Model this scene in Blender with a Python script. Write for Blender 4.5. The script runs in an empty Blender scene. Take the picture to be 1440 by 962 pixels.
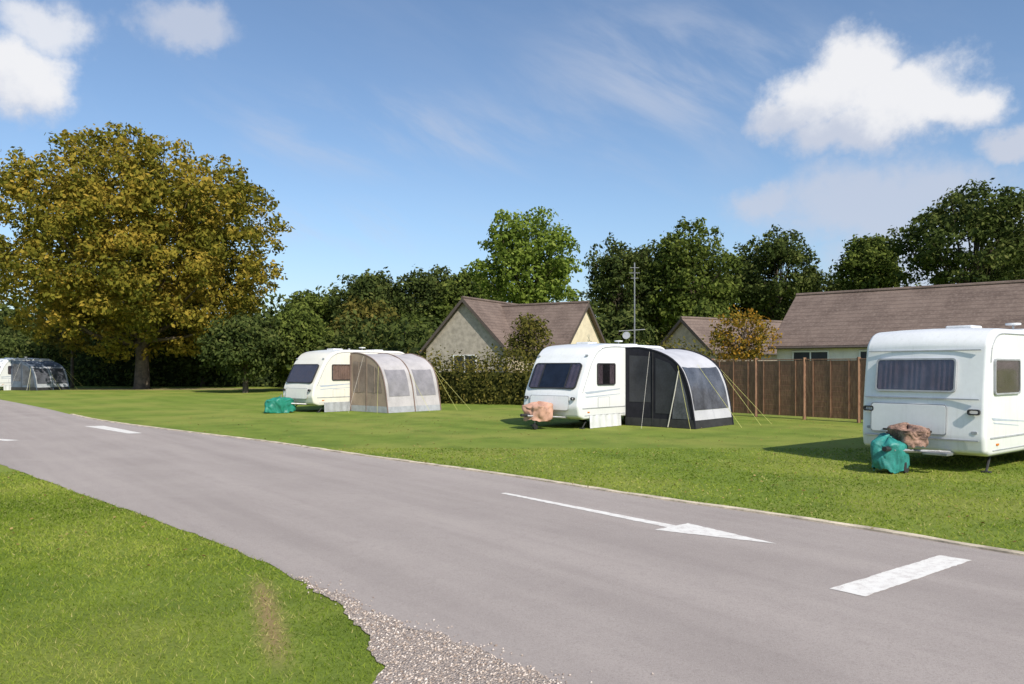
import bpy, math, random
import numpy as np
from mathutils import Vector, Matrix, noise as mnoise
random.seed(7)
S=bpy.context.scene
COL=S.collection
# ------------------------------------------------------------------ materials
class NT:
    def __init__(s,nt): s.nt=nt
    def n(s,t,**k):
        nd=s.nt.nodes.new(t)
        for a,v in k.items(): setattr(nd,a,v)
        return nd
    def l(s,a,b): s.nt.links.new(a,b)
    def m(s,op,a,b=None,c=None,clamp=False):
        nd=s.nt.nodes.new('ShaderNodeMath'); nd.operation=op; nd.use_clamp=clamp
        for i,v in enumerate((a,b,c)):
            if v is None: continue
            if isinstance(v,(int,float)): nd.inputs[i].default_value=v
            else: s.l(v,nd.inputs[i])
        return nd.outputs[0]
    def mix(s,f,a,b,bt='MIX'):
        nd=s.nt.nodes.new('ShaderNodeMix'); nd.data_type='RGBA'; nd.blend_type=bt
        for i,v in ((0,f),(6,a),(7,b)):
            if isinstance(v,(int,float)): nd.inputs[i].default_value=v
            elif isinstance(v,tuple): nd.inputs[i].default_value=v
            else: s.l(v,nd.inputs[i])
        return nd.outputs[2]
    def noise(s,vec,scale,detail=4,rough=.55,dist=0):
        nd=s.n('ShaderNodeTexNoise'); nd.inputs['Scale'].default_value=scale
        nd.inputs['Detail'].default_value=detail; nd.inputs['Roughness'].default_value=rough
        nd.inputs['Distortion'].default_value=dist
        if vec is not None: s.l(vec,nd.inputs['Vector'])
        return nd.outputs['Fac']
    def ss(s,x,lo,hi,tlo=0,thi=1):
        nd=s.n('ShaderNodeMapRange'); nd.interpolation_type='SMOOTHSTEP'
        s.l(x,nd.inputs[0])
        for i,v in enumerate((lo,hi,tlo,thi)): nd.inputs[i+1].default_value=v
        return nd.outputs[0]
    def scale(s,vec,sc):
        nd=s.n('ShaderNodeVectorMath',operation='MULTIPLY'); s.l(vec,nd.inputs[0]); nd.inputs[1].default_value=sc
        return nd.outputs[0]
    def bump(s,h,st,d=0.01):
        nd=s.n('ShaderNodeBump'); nd.inputs['Strength'].default_value=st; nd.inputs['Distance'].default_value=d
        s.l(h,nd.inputs['Height']); return nd.outputs[0]
def newmat(name):
    m=bpy.data.materials.new(name); m.use_nodes=True
    t=NT(m.node_tree); b=m.node_tree.nodes['Principled BSDF']
    return m,t,b
def simple(name,col,rough=.5,var=.12,scale=6,metal=0,spec=.5,bump=0,coat=0,dirt=0):
    m,t,b=newmat(name)
    p=t.n('ShaderNodeNewGeometry').outputs['Position']
    n1=t.noise(p,scale,4); n2=t.noise(p,scale*9,3)
    f=t.m('ADD',t.m('MULTIPLY',n1,.7),t.m('MULTIPLY',n2,.3))
    lo=tuple(c*(1-var*2) for c in col[:3])+(1,); hi=tuple(min(1,c*(1+var)) for c in col[:3])+(1,)
    c=t.mix(t.ss(f,.3,.7),lo,hi)
    if dirt:
        st=t.noise(t.scale(p,(9,9,.8)),1.6,5,.65); sx=t.n('ShaderNodeSeparateXYZ'); t.l(p,sx.inputs[0])
        low=t.ss(sx.outputs[2],.3,1.0,1,0)
        c=t.mix(t.m('ADD',t.m('MULTIPLY',t.ss(st,.5,.75),dirt*.5),t.m('MULTIPLY',low,dirt*.55),clamp=True),c,(.36,.35,.28,1))
    t.l(c,b.inputs['Base Color'])
    b.inputs['Roughness'].default_value=rough; b.inputs['Metallic'].default_value=metal
    b.inputs['Specular IOR Level'].default_value=spec; b.inputs['Coat Weight'].default_value=coat
    if bump: t.l(t.bump(n2,bump,.01),b.inputs['Normal'])
    return m
def leafmat(name,cols,trans=.25):
    m=bpy.data.materials.new(name); m.use_nodes=True; t=NT(m.node_tree)
    m.node_tree.nodes.remove(m.node_tree.nodes['Principled BSDF'])
    at=t.n('ShaderNodeAttribute',attribute_name='tone')
    r=t.n('ShaderNodeValToRGB'); t.l(at.outputs['Fac'],r.inputs[0])
    e=r.color_ramp.elements
    while len(e)<len(cols): e.new(.5)
    for i,c in enumerate(cols):
        e[i].position=i/(len(cols)-1); e[i].color=tuple(c)+(1,)
    df=t.n('ShaderNodeBsdfDiffuse'); t.l(r.outputs[0],df.inputs[0])
    out=m.node_tree.nodes['Material Output'].inputs[0]
    if trans:
        tr=t.n('ShaderNodeBsdfTranslucent'); t.l(r.outputs[0],tr.inputs[0])
        mx=t.n('ShaderNodeMixShader'); mx.inputs[0].default_value=trans
        t.l(df.outputs[0],mx.inputs[1]); t.l(tr.outputs[0],mx.inputs[2]); t.l(mx.outputs[0],out)
    else: t.l(df.outputs[0],out)
    return m
bark=simple('bark',(.11,.085,.06,1),.9,.3,3,bump=.5)
L_autumn=leafmat('leaf_autumn',[(.09,.10,.018),(.19,.18,.028),(.32,.25,.04),(.46,.31,.055)],.34)
L_dark=leafmat('leaf_dark',[(.028,.040,.016),(.055,.076,.022),(.095,.12,.033),(.145,.155,.048)],.25)
L_mid=leafmat('leaf_mid',[(.04,.055,.016),(.085,.115,.026),(.14,.175,.037),(.20,.225,.055)],.3)
L_light=leafmat('leaf_light',[(.075,.11,.022),(.15,.21,.035),(.22,.285,.05),(.29,.34,.08)],.38)
L_olive=leafmat('leaf_olive',[(.045,.05,.014),(.10,.10,.024),(.17,.15,.035),(.23,.18,.05)],.3)
L_orange=leafmat('leaf_orange',[(.08,.08,.015),(.20,.16,.03),(.34,.20,.03),(.45,.22,.03)],.3)
blade_m=leafmat('grass_blade',[(.095,.155,.018),(.225,.305,.038),(.36,.42,.068),(.55,.49,.19)],.4)

# ------------------------------------------------------------------ mesh helpers
def obj_np(name,V,F,mats,mi=None,tone=None,parent=None,smooth=False):
    V=np.asarray(V,dtype=np.float32); F=np.asarray(F,dtype=np.int32)
    k=F.shape[1]; me=bpy.data.meshes.new(name)
    me.vertices.add(len(V)); me.vertices.foreach_set('co',V.ravel())
    me.loops.add(F.size); me.loops.foreach_set('vertex_index',F.ravel())
    me.polygons.add(len(F)); me.polygons.foreach_set('loop_start',np.arange(0,F.size,k,dtype=np.int32))
    me.polygons.foreach_set('loop_total',np.full(len(F),k,dtype=np.int32))
    for m in mats: me.materials.append(m)
    if mi is not None: me.polygons.foreach_set('material_index',np.asarray(mi,dtype=np.int32))
    if tone is not None:
        a=me.attributes.new('tone','FLOAT','POINT'); a.data.foreach_set('value',np.asarray(tone,dtype=np.float32))
    if smooth: me.polygons.foreach_set('use_smooth',np.ones(len(F),dtype=bool))
    me.update(calc_edges=True); me.validate()
    o=bpy.data.objects.new(name,me); COL.objects.link(o)
    if parent: o.parent=parent
    return o
def obj(name,V,F,mat,parent=None,smooth=False,bevel=0,seg=2,mi=None):
    me=bpy.data.meshes.new(name); me.from_pydata([tuple(v) for v in V],[],F)
    mats=mat if isinstance(mat,list) else [mat]
    for m in mats: me.materials.append(m)
    if mi:
        for p,i in zip(me.polygons,mi): p.material_index=i
    if smooth:
        for p in me.polygons: p.use_smooth=True
    me.update(); o=bpy.data.objects.new(name,me); COL.objects.link(o)
    if parent: o.parent=parent
    if bevel:
        b=o.modifiers.new('b','BEVEL'); b.width=bevel; b.segments=seg; b.limit_method='ANGLE'; b.angle_limit=math.radians(40)
        b.harden_normals=smooth
    return o
def empty(name,loc,rz=0):
    e=bpy.data.objects.new(name,None); COL.objects.link(e); e.location=loc; e.rotation_euler=(0,0,rz); return e
def box(name,c,s,mat,parent=None,bevel=0,rot=None):
    x,y,z=[v/2 for v in s]
    V=[Vector((i*x,j*y,k*z)) for i in(-1,1) for j in(-1,1) for k in(-1,1)]
    if rot is not None: V=[rot@v for v in V]
    V=[v+Vector(c) for v in V]
    F=[(0,1,3,2),(4,6,7,5),(0,4,5,1),(2,3,7,6),(0,2,6,4),(1,5,7,3)]
    return obj(name,V,F,mat,parent,bevel=bevel)
def tube_np(P,R,seg=7):
    P=np.array(P,float); n=len(P); V=[];F=[]
    for i in range(n):
        d=P[min(i+1,n-1)]-P[max(i-1,0)]; d/=np.linalg.norm(d)+1e-9
        a=np.cross(d,[0,0,1] if abs(d[2])<.9 else [1,0,0]); a/=np.linalg.norm(a); b=np.cross(d,a)
        for k in range(seg):
            t=2*math.pi*k/seg; V.append(P[i]+R[i]*(a*math.cos(t)+b*math.sin(t)))
    for i in range(n-1):
        for k in range(seg):
            F.append((i*seg+k,i*seg+(k+1)%seg,(i+1)*seg+(k+1)%seg,(i+1)*seg+k))
    return V,F
def tube(name,P,r,mat,parent=None,seg=8):
    R=r if isinstance(r,(list,tuple)) else [r]*len(P)
    V,F=tube_np(P,R,seg); F=list(F); n=len(P)
    F.append(tuple(range(seg))[::-1]); F.append(tuple((n-1)*seg+k for k in range(seg)))
    return obj(name,V,F,mat,parent,smooth=False)
def cyl(name,c,axis,r,h,mat,parent=None,seg=28,bevel=0):
    a=Vector(axis).normalized(); c=Vector(c)
    q=a.to_track_quat('Z','Y')
    V=[];F=[]
    for s in(-.5,.5):
        for k in range(seg):
            t=2*math.pi*k/seg; V.append(c+q@Vector((r*math.cos(t),r*math.sin(t),s*h)))
    for k in range(seg): F.append((k,(k+1)%seg,seg+(k+1)%seg,seg+k))
    F.append(tuple(range(seg))[::-1]); F.append(tuple(range(seg,2*seg)))
    return obj(name,V,F,mat,parent,bevel=bevel)

# ------------------------------------------------------------------ foliage
def leaves(rng,clumps,per,size,flat=.75):
    C=[];N=[];T=[]
    for c in clumps:
        k=max(8,int(per*(c[3]**2)))
        d=rng.normal(size=(k,3)); d/=np.linalg.norm(d,axis=1)[:,None]
        r=rng.uniform(.35,1.12,k)**.55
        lump=1+.22*np.sin(d[:,0]*5+c[0]*3)+.18*np.sin(d[:,1]*6+c[1]*2)+.15*np.sin(d[:,2]*7+c[2])
        p=c[:3]+d*(r*lump*c[3])[:,None]*np.array([1,1,flat])
        C.append(p); N.append(d+rng.normal(size=(k,3))*.55+np.array([0,0,.25]))
        base=rng.uniform(.22,.74)
        T.append(np.clip(base+rng.normal(size=k)*.16+d[:,2]*.10,0,1))
    C=np.vstack(C);N=np.vstack(N);T=np.concatenate(T)
    N/=np.linalg.norm(N,axis=1)[:,None]
    A=np.cross(N,rng.normal(size=N.shape)); A/=np.linalg.norm(A,axis=1)[:,None]; B=np.cross(N,A)
    s=(size*rng.uniform(.55,1.3,len(C)))[:,None]
    V=np.stack([C+A*s,C+B*s*.55,C-A*s,C-B*s*.55],1).reshape(-1,3)
    F=np.arange(len(C)*4).reshape(-1,4)
    return V,F,np.repeat(T,4)
def tree(name,x,y,h,rx,rz,zc,mat,seed,ncl=120,per=110,size=.28,cr=(1.0,2.2),trunk=.5,rin=.35,lean=0,cone=0,irr=1.0,spray=(.96,1.08),nsp=.8):
    rng=np.random.default_rng(seed)
    cl=[]
    ph=rng.uniform(0,6.28,4)
    def shape(d):
        a=math.atan2(d[1],d[0])
        return 1+irr*(.10*math.sin(3*a+ph[0])+.08*math.sin(5*a+ph[1]+3*d[2])+.07*math.sin(6*d[2]+ph[3]+2*a))
    for i in range(ncl):
        d=rng.normal(size=3); d/=np.linalg.norm(d)
        rad=rng.uniform(rin,1.0)**.6
        tz=(d[2]*rad+1)/2
        w=1-cone*tz; q=shape(d)
        cl.append([x+d[0]*rad*rx*q*w+lean*tz,y+d[1]*rad*rx*q*w,max(.8,zc+d[2]*rad*rz*(.5+.5*q)),rng.uniform(*cr)*(1.15-.45*rad)])
    cl=np.array(cl)
    ns=int(ncl*nsp); d=rng.normal(size=(ns,3)); d/=np.linalg.norm(d,axis=1)[:,None]
    w=1-cone*(d[:,2]+1)/2; q=np.array([shape(v) for v in d]); ex=rng.uniform(*spray,ns)
    sp=np.stack([x+d[:,0]*rx*ex*w*q,y+d[:,1]*rx*ex*w*q,zc+d[:,2]*rz*ex*(.5+.5*q),rng.uniform(.2,.42,ns)*cr[1]],1)
    sp[:,2]=np.maximum(sp[:,2],1.0)
    V,F,T=leaves(rng,np.vstack([cl,sp]),per,size)
    TV,TF=[],[]
    def add(P,R,seg=7):
        v,f=tube_np(P,R,seg); o=len(TV); TV.extend(v); TF.extend([tuple(i+o for i in q) for q in f])
    fork=max(1.2,(zc-rz)*1.05+.8)
    add([(x,y,-.3),(x+.02,y,.25),(x+.1*trunk,y,fork*.6),(x-.1*trunk,y+.1,fork),(x,y,zc),(x+.2,y,zc+rz*.6)],
        [trunk*1.5,trunk*1.1,trunk*.9,trunk*.8,trunk*.4,trunk*.08],10)
    for c in cl[::max(1,ncl//34)]:
        s=np.array([x,y,fork+rng.uniform(-.1,.35)*(c[2]-fork)]); e=c[:3]
        m=(s+e)/2+np.array([0,0,-.08*np.linalg.norm(e-s)])+rng.normal(size=3)*.3
        add([s,m,e],[trunk*.36,trunk*.2,trunk*.05],5)
    V2=np.vstack([np.array(TV),V]); F2=np.vstack([np.array(TF),F+len(TV)])
    mi=np.concatenate([np.zeros(len(TF)),np.ones(len(F))]); tone=np.concatenate([np.zeros(len(TV)),T])
    return obj_np(name,V2,F2,[bark,mat],mi,tone)
def hedge(name,path,hh,ww,mat,seed,size=.12,per=160,step=.55,cr=(.45,.8)):
    rng=np.random.default_rng(seed); cl=[]
    CV,CF=[],[]
    for (a,b) in zip(path[:-1],path[1:]):
        a=np.array(a,float); b=np.array(b,float); L=np.linalg.norm(b-a); n=max(1,int(L/step))
        for i in range(n):
            p=a+(b-a)*(i+.5)/n
            top=hh*(1+.14*math.sin(p[0]*.9+seed)+.08*math.sin(p[0]*2.3+p[1])+.10*math.sin(p[0]*.31+2*seed))
            m=max(2,int(top/(cr[1]*1.0)))
            for k in range(m+1):
                for s in (-1,0,1):
                    z=.25+(top-.25-cr[0])*k/m
                    cl.append([p[0]+rng.normal()*.2+s*ww*.4*(b-a)[1]/L,p[1]+rng.normal()*.2-s*ww*.4*(b-a)[0]/L*1.0,z+rng.normal()*.15,rng.uniform(*cr)])
    V,F,T=leaves(rng,np.array(cl),per,size,1)
    for (a,b) in zip(path[:-1],path[1:]):
        a=np.array(a,float); b=np.array(b,float); d=(b-a)/np.linalg.norm(b-a); q=np.array([-d[1],d[0]])*ww*.3
        o=len(CV); zt=hh*.66
        for p in(a,b):
            for s in(-1,1):
                for z in(0,zt): CV.append([p[0]+s*q[0],p[1]+s*q[1],z])
        CF+= [(o,o+1,o+5,o+4),(o+2,o+6,o+7,o+3),(o+1,o+3,o+7,o+5),(o,o+2,o+3,o+1),(o+4,o+5,o+7,o+6)]
    V2=np.vstack([np.array(CV),V]); F2=np.vstack([np.array(CF),F+len(CV)])
    return obj_np(name,V2,F2,[mat],None,np.concatenate([np.zeros(len(CV)),T]))

# ------------------------------------------------------------------ ground, road
FAR=[(-80,105),(-60,80),(-48,66),(-37,53.5),(-28.5,44.0),(-21,35.3),(-15,28),(-9.93,23.0),(-6.32,19.7),(-3.33,16.6),(-.25,13.55),(1.83,11.25),(3.35,9.72),(4.44,8.45),(5.03,7.69),(9.5,2.2),(16,-6),(26,-18)]
NEAR=[(-88,96),(-66,71),(-54,57.5),(-43,46),(-34,37),(-26,30.5),(-19.5,24.2),(-14,19.0),(-9.85,15.04),(-6.67,11.83),(-4.65,9.84),(-3.19,8.35),(-2.07,7.10),(-1.42,6.24),(-.92,5.64),(-.32,5.08),(.125,4.6),(1.6,3.0),(5.5,-2),(11,-9.5),(21,-22)]
def cr_curve(P,n=8):
    out=[];P=[np.array(p,float) for p in P]
    for i in range(len(P)-1):
        p0=P[max(i-1,0)];p1=P[i];p2=P[i+1];p3=P[min(i+2,len(P)-1)]
        for k in range(n):
            t=k/n
            out.append(.5*((2*p1)+(-p0+p2)*t+(2*p0-5*p1+4*p2-p3)*t*t+(-p0+3*p1-3*p2+p3)*t**3))
    out.append(P[-1]); return np.array(out)
far=cr_curve(FAR); near=cr_curve(NEAR)
def resample(P,n):
    d=np.r_[0,np.cumsum(np.linalg.norm(np.diff(P,axis=0),axis=1))]
    t=np.linspace(0,d[-1],n); return np.stack([np.interp(t,d,P[:,0]),np.interp(t,d,P[:,1])],1)
# slightly ragged near edge where turf meets tarmac
near=resample(near,900)
near=near+np.array([[.030*mnoise.noise(Vector((p[0]*1.7,p[1]*1.7,0)))+.02*mnoise.noise(Vector((p[0]*6,p[1]*6,3))) ]*2 for p in near])
roadpoly=np.vstack([far,near[::-1][::3]])
def pip(pts,poly):
    x,y=pts[:,0],pts[:,1]; ins=np.zeros(len(pts),bool); n=len(poly)
    for i in range(n):
        x1,y1=poly[i];x2,y2=poly[i-1]
        c=((y1>y)!=(y2>y)); 
        with np.errstate(divide='ignore',invalid='ignore'):
            xi=(x2-x1)*(y-y1)/(y2-y1)+x1
        ins^=(c&(x<xi))
    return ins
gm,t,b=newmat('grass_ground')
P=t.n('ShaderNodeNewGeometry').outputs['Position']
sx=t.n('ShaderNodeSeparateXYZ'); t.l(P,sx.inputs[0])
nL=t.noise(P,.22,4); nM=t.noise(P,1.3,5,.6); nF=t.noise(P,22,6,.7); nS=t.noise(P,110,3,.7); nP=t.noise(P,.6,5,.65)
st=t.m('ADD',t.m('MULTIPLY',sx.outputs[0],.78),t.m('MULTIPLY',sx.outputs[1],.62))
stn=t.m('SINE',t.m('ADD',t.m('MULTIPLY',st,3.4),t.m('MULTIPLY',nM,3.0)))
c=t.mix(t.ss(nM,.32,.68),(.145,.215,.028,1),(.225,.295,.044,1))
c=t.mix(t.m('MULTIPLY',t.ss(nL,.43,.62),.7),c,(.35,.345,.08,1))
c=t.mix(t.ss(stn,-1,1,0,.30),c,(.30,.36,.065,1))
c=t.mix(t.ss(nP,.50,.68,0,.5),c,(.10,.165,.024,1))
c=t.mix(t.ss(nF,.35,.75,.0,.5),c,(.085,.145,.02,1))
c=t.mix(t.ss(nS,.5,.75,0,.5),c,(.40,.41,.13,1))
per=t.m('ABSOLUTE',t.m('ADD',t.m('MULTIPLY',t.m('ADD',sx.outputs[0],1.86),.934),t.m('MULTIPLY',t.m('SUBTRACT',sx.outputs[1],5.95),.356)))
al=t.m('ABSOLUTE',t.m('SUBTRACT',sx.outputs[1],5.9))
wm=t.m('MULTIPLY',t.ss(t.m('ADD',per,t.m('MULTIPLY',nF,.22)),.08,.28,1,0),t.ss(al,.4,1.35,1,0))
c=t.mix(t.m('MULTIPLY',wm,.9),c,(.38,.25,.13,1))
dx=t.m('DIVIDE',t.m('ADD',sx.outputs[0],31),11); dy=t.m('DIVIDE',t.m('SUBTRACT',sx.outputs[1],68),3.5)
rr=t.m('ADD',t.m('ADD',t.m('MULTIPLY',dx,dx),t.m('MULTIPLY',dy,dy)),t.m('MULTIPLY',nM,.6))
c=t.mix(t.ss(rr,.7,1.5,.75,0),c,(.32,.25,.14,1))
t.l(c,b.inputs['Base Color']); b.inputs['Roughness'].default_value=.9; b.inputs['Specular IOR Level'].default_value=.15
t.l(t.bump(t.m('ADD',nF,t.m('MULTIPLY',nS,.5)),.7,.04),b.inputs['Normal'])
obj('ground',[(-900,-300,0),(900,-300,0),(900,1500,0),(-900,1500,0)],[(0,1,2,3)],gm)
am,t,b=newmat('asphalt')
P=t.n('ShaderNodeNewGeometry').outputs['Position']
rot=t.n('ShaderNodeVectorRotate'); rot.rotation_type='Z_AXIS'; rot.inputs['Angle'].default_value=math.radians(51.5); t.l(P,rot.inputs['Vector'])
st=t.noise(t.scale(rot.outputs[0],(.10,1.3,1)),1,4,.6)
nA=t.noise(P,.5,4); nB=t.noise(P,5,5,.65); nC=t.noise(P,70,4,.8); nD=t.noise(P,190,2,.8)
c=t.mix(t.ss(st,.25,.75),(.335,.288,.262,1),(.43,.372,.337,1))
c=t.mix(t.ss(nA,.4,.7,0,.35),c,(.47,.41,.37,1))
c=t.mix(t.ss(nB,.48,.8,0,.35),c,(.28,.24,.22,1))
c=t.mix(t.ss(nC,.48,.64,0,.40),c,(.19,.165,.15,1))
c=t.mix(t.ss(nD,.56,.7,0,.55),c,(.76,.69,.63,1))
t.l(c,b.inputs['Base Color']); b.inputs['Roughness'].default_value=.85; b.inputs['Specular IOR Level'].default_value=.2
t.l(t.bump(t.m('ADD',nC,nD),.6,.008),b.inputs['Normal'])
def strip(name,A,B,z,mat,n=260):
    A=resample(A,n);B=resample(B,n);V=[];F=[]
    for i in range(n):
        V.append((A[i][0],A[i][1],z));V.append((B[i][0],B[i][1],z))
    for i in range(n-1): F.append((2*i,2*i+1,2*i+3,2*i+2))
    return obj(name,V,F,mat)
rng=np.random.default_rng(3)
strip('road',far,near,.006,am,900)
def offset(P,d):
    T=np.gradient(P,axis=0); T/=np.linalg.norm(T,axis=1)[:,None]
    return P+np.stack([-T[:,1],T[:,0]],1)*d
edm=simple('edging_stone',(.66,.56,.41,1),.9,.25,3,bump=.4)
fr=resample(far,900); fr=fr[(fr[:,1]<31)]
ff=fr; O=offset(ff,.11); V=[];F=[]
for i in range(len(ff)):
    j=.03*mnoise.noise(Vector((ff[i][0]*2.3,ff[i][1]*2.3,1)))
    for (p,z) in((ff[i]*1.0,.0),(ff[i],.026),(O[i]+j,.028),(O[i]+j,0)): V.append((p[0],p[1],z))
for i in range(len(ff)-1):
    for k in range(3): F.append((4*i+k,4*i+k+1,4*i+4+k+1,4*i+4+k))
obj('kerb',V,F,edm)
gvm,t,b=newmat('gravel')
P=t.n('ShaderNodeNewGeometry').outputs['Position']
vo=t.n('ShaderNodeTexVoronoi'); vo.inputs['Scale'].default_value=70; t.l(P,vo.inputs['Vector'])
sp=t.n('ShaderNodeSeparateColor'); t.l(vo.outputs['Color'],sp.inputs[0])
c=t.mix(sp.outputs[0],(.38,.30,.25,1),(.62,.52,.44,1)); c=t.mix(t.ss(vo.outputs['Distance'],.3,.7,0,.7),c,(.19,.155,.13,1))
t.l(c,b.inputs['Base Color']); b.inputs['Roughness'].default_value=.9
t.l(t.bump(vo.outputs['Distance'],.8,.02),b.inputs['Normal'])
GR=np.array([(-1.9,6.86),(-1.42,6.2),(-1.15,5.76),(-.95,5.27),(-.83,4.89),(-.83,4.5),(-1.0,3.6),(-1.3,2.2),(-1.0,.5)])
GE=np.array([(-1.88,6.9),(-1.35,6.3),(-.86,5.72),(-.25,5.18),(.2,4.66),(1.0,3.9),(1.8,2.9),(3.2,1.1),(3.6,.5)])
gA=cr_curve(GR,6); gB=cr_curve(GE,6)
def jit(P,a): 
    P=resample(P,240); return P+np.array([[a*mnoise.noise(Vector((p[0]*4,p[1]*4,7)))+a*.6*mnoise.noise(Vector((p[0]*14,p[1]*14,2)))]*2 for p in P])
gA=jit(gA,.05); gB=jit(gB,.05)
strip('gravel_verge',gA,gB,.010,gvm,240)
gravpoly=np.vstack([gA,gB[::-1]])
def stones(name,pts,smin,smax,mat,seed):
    rng=np.random.default_rng(seed); n=len(pts)
    base=np.array([(1,0,0),(0,1,0),(-1,0,0),(0,-1,0),(0,0,1),(0,0,-1)],float)
    s=rng.uniform(smin,smax,n)
    V=base[None]*s[:,None,None]*rng.uniform(.55,1.25,(n,6,1))
    a=rng.uniform(0,6.28,n); ca,sa=np.cos(a)[:,None],np.sin(a)[:,None]
    X=V[:,:,0]*ca-V[:,:,1]*sa+.3*V[:,:,2]; Y=V[:,:,0]*sa+V[:,:,1]*ca; Z=V[:,:,2]*.6+.3*X*.5
    V=np.stack([X+pts[:,0:1],Y+pts[:,1:2],Z+.012],2).reshape(-1,3)
    f=np.array([(0,1,4),(1,2,4),(2,3,4),(3,0,4),(1,0,5),(2,1,5),(3,2,5),(0,3,5)])
    F=(f[None]+6*np.arange(n)[:,None,None]).reshape(-1,3)
    return obj_np(name,V,F,[mat],None,np.repeat(rng.uniform(0,1,n),6))
stm=leafmat('stone',[(.31,.235,.19),(.50,.41,.34),(.63,.54,.47),(.76,.69,.62)],0)
pp=np.stack([rng.uniform(-2,3.4,34000),rng.uniform(1.5,7,34000)],1); pp=pp[pip(pp,gravpoly)]
q=np.stack([rng.uniform(-2,2.2,9000),rng.uniform(3.5,7,9000)],1); 
dd=np.min(np.linalg.norm(q[:,None]-gB[None],axis=2),axis=1); q=q[(dd<rng.exponential(.06,len(q)))]
stones('gravel_stones',np.vstack([pp,q]),.005,.014,stm,5)
pm,t,b=newmat('road_paint')
P=t.n('ShaderNodeNewGeometry').outputs['Position']
n1=t.noise(P,9,6,.7); n2=t.noise(P,120,3,.8)
f=t.ss(t.m('ADD',t.m('MULTIPLY',n1,.6),t.m('MULTIPLY',n2,.4)),.46,.62,0,.65)
t.l(t.mix(f,(.82,.79,.73,1),(.50,.44,.40,1)),b.inputs['Base Color']); b.inputs['Roughness'].default_value=.7
def marking(name,pts):
    r=random.Random(len(name)); Q=[]
    for i in range(len(pts)):
        a=np.array(pts[i],float); b_=np.array(pts[(i+1)%len(pts)],float); L=np.linalg.norm(b_-a); m=max(1,int(L/.05))
        for k in range(m):
            p=a+(b_-a)*k/m; Q.append((p[0]+r.uniform(-.008,.008),p[1]+r.uniform(-.008,.008),.010))
    return obj(name,Q,[tuple(range(len(Q)))],pm)
a0=np.array([-.13,11.55]); a1=np.array([1.86,9.12])
dd_=(a1-a0)/np.linalg.norm(a1-a0); nn_=np.array([-dd_[1],dd_[0]])
tip=np.array([2.78,8.22]); w=.05
marking('road_arrow',[a0-nn_*w,a1-nn_*.08,a1-nn_*.30,tip,a1+nn_*.30,a1+nn_*.08,a0+nn_*w])
marking('road_marking_bar',[(2.66,6.55),(2.86,6.33),(4.42,7.52),(4.22,7.72)])
marking('road_marking_dash',[(-13.5,24.7),(-10.75,21.95),(-10.45,22.1),(-13.0,24.9)])
marking('road_marking_dash',[(-15.2,20.9),(-12.75,19.75),(-12.55,19.95),(-15,21.2)])

def blades(name,n,x0,x1,y0,y1,h,wd,seed):
    rng=np.random.default_rng(seed)
    p=np.stack([rng.uniform(x0,x1,n),rng.uniform(y0,y1,n)],1)
    p=p[rng.uniform(0,1,len(p))<np.clip((y0+1.6)/p[:,1],0,1)**1.3]
    p=p[np.abs(p[:,0])<.70*p[:,1]+1.2]
    p=p[~pip(p,roadpoly)&~pip(p,gravpoly)]
    dk=np.full(len(p),9.)
    seg=far[(far[:,1]<34)&(far[:,1]>0)]
    for i in range(0,len(seg),1): dk=np.minimum(dk,np.hypot(p[:,0]-seg[i,0],p[:,1]-seg[i,1]))
    p=p[(dk>.11)]
    x,y=p[:,0],p[:,1]
    per=np.abs((x+1.86)*.934+(y-5.95)*.356); tr=(per+rng.normal(size=len(p))*.07<.15)&(np.abs(y-5.9)+rng.normal(size=len(p))*.3<.9)
    keep=~tr|(rng.uniform(size=len(p))<.45); p=p[keep]; tr=tr[keep]; n=len(p)
    x,y=p[:,0],p[:,1]
    sc=np.clip(y/6,.8,2.2)
    a=rng.uniform(0,6.28,n); hh=h*rng.uniform(.4,1.2,n); ww=wd*rng.uniform(.6,1.3,n)*sc
    lx=rng.normal(size=n)*h*.8; ly=rng.normal(size=n)*h*.8
    V=np.zeros((n,3,3)); V[:,0]=np.stack([x-np.cos(a)*ww,y-np.sin(a)*ww,np.zeros(n)],1)
    V[:,1]=np.stack([x+np.cos(a)*ww,y+np.sin(a)*ww,np.zeros(n)],1)
    V[:,2]=np.stack([x+lx,y+ly,hh],1)
    tone=.40+.13*np.sin(x*1.3+1.1*np.sin(y*.9))+.10*np.sin(y*2.1+x*.7)+.09*np.sin(x*5.1+2*np.sin(y*3.7))*np.sin(y*4.3+x)+rng.normal(size=n)*.13
    tone=np.where(tr&(rng.uniform(size=n)<.6),.95,np.clip(tone,0,.85)); tone=np.where(rng.uniform(size=n)<.04,.98,tone)
    return obj_np(name,V.reshape(-1,3),np.arange(3*n).reshape(-1,3),[blade_m],None,np.repeat(tone,3))
blades('grass',260000,-9.5,.6,4.0,13.5,.030,.0036,11)
blades('grass',170000,-9,14,7,18,.030,.0055,12)
rng=np.random.default_rng(77); n=2600
p=np.stack([rng.uniform(-14,16,n),rng.uniform(7,30,n)],1); m2=rng.normal(size=(1500,2))*[9,4]+[-31,66]; p=np.vstack([p,m2])
p=p[~pip(p,roadpoly)]; n=len(p); s=rng.uniform(.015,.035,n); a=rng.uniform(0,6.28,n)
V=np.zeros((n,4,3))
for k in range(4):
    th=a+k*math.pi/2; r=s*(1 if k%2==0 else .6); V[:,k]=np.stack([p[:,0]+np.cos(th)*r,p[:,1]+np.sin(th)*r,.03+rng.uniform(-.01,.015,n)],1)
lit=leafmat('leaf_litter',[(.16,.10,.04),(.30,.20,.07),(.45,.34,.14)],.1)
obj_np('fallen_leaves',V.reshape(-1,3),np.arange(4*n).reshape(-1,4),[lit],None,np.repeat(rng.uniform(0,1,n),4))

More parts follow.
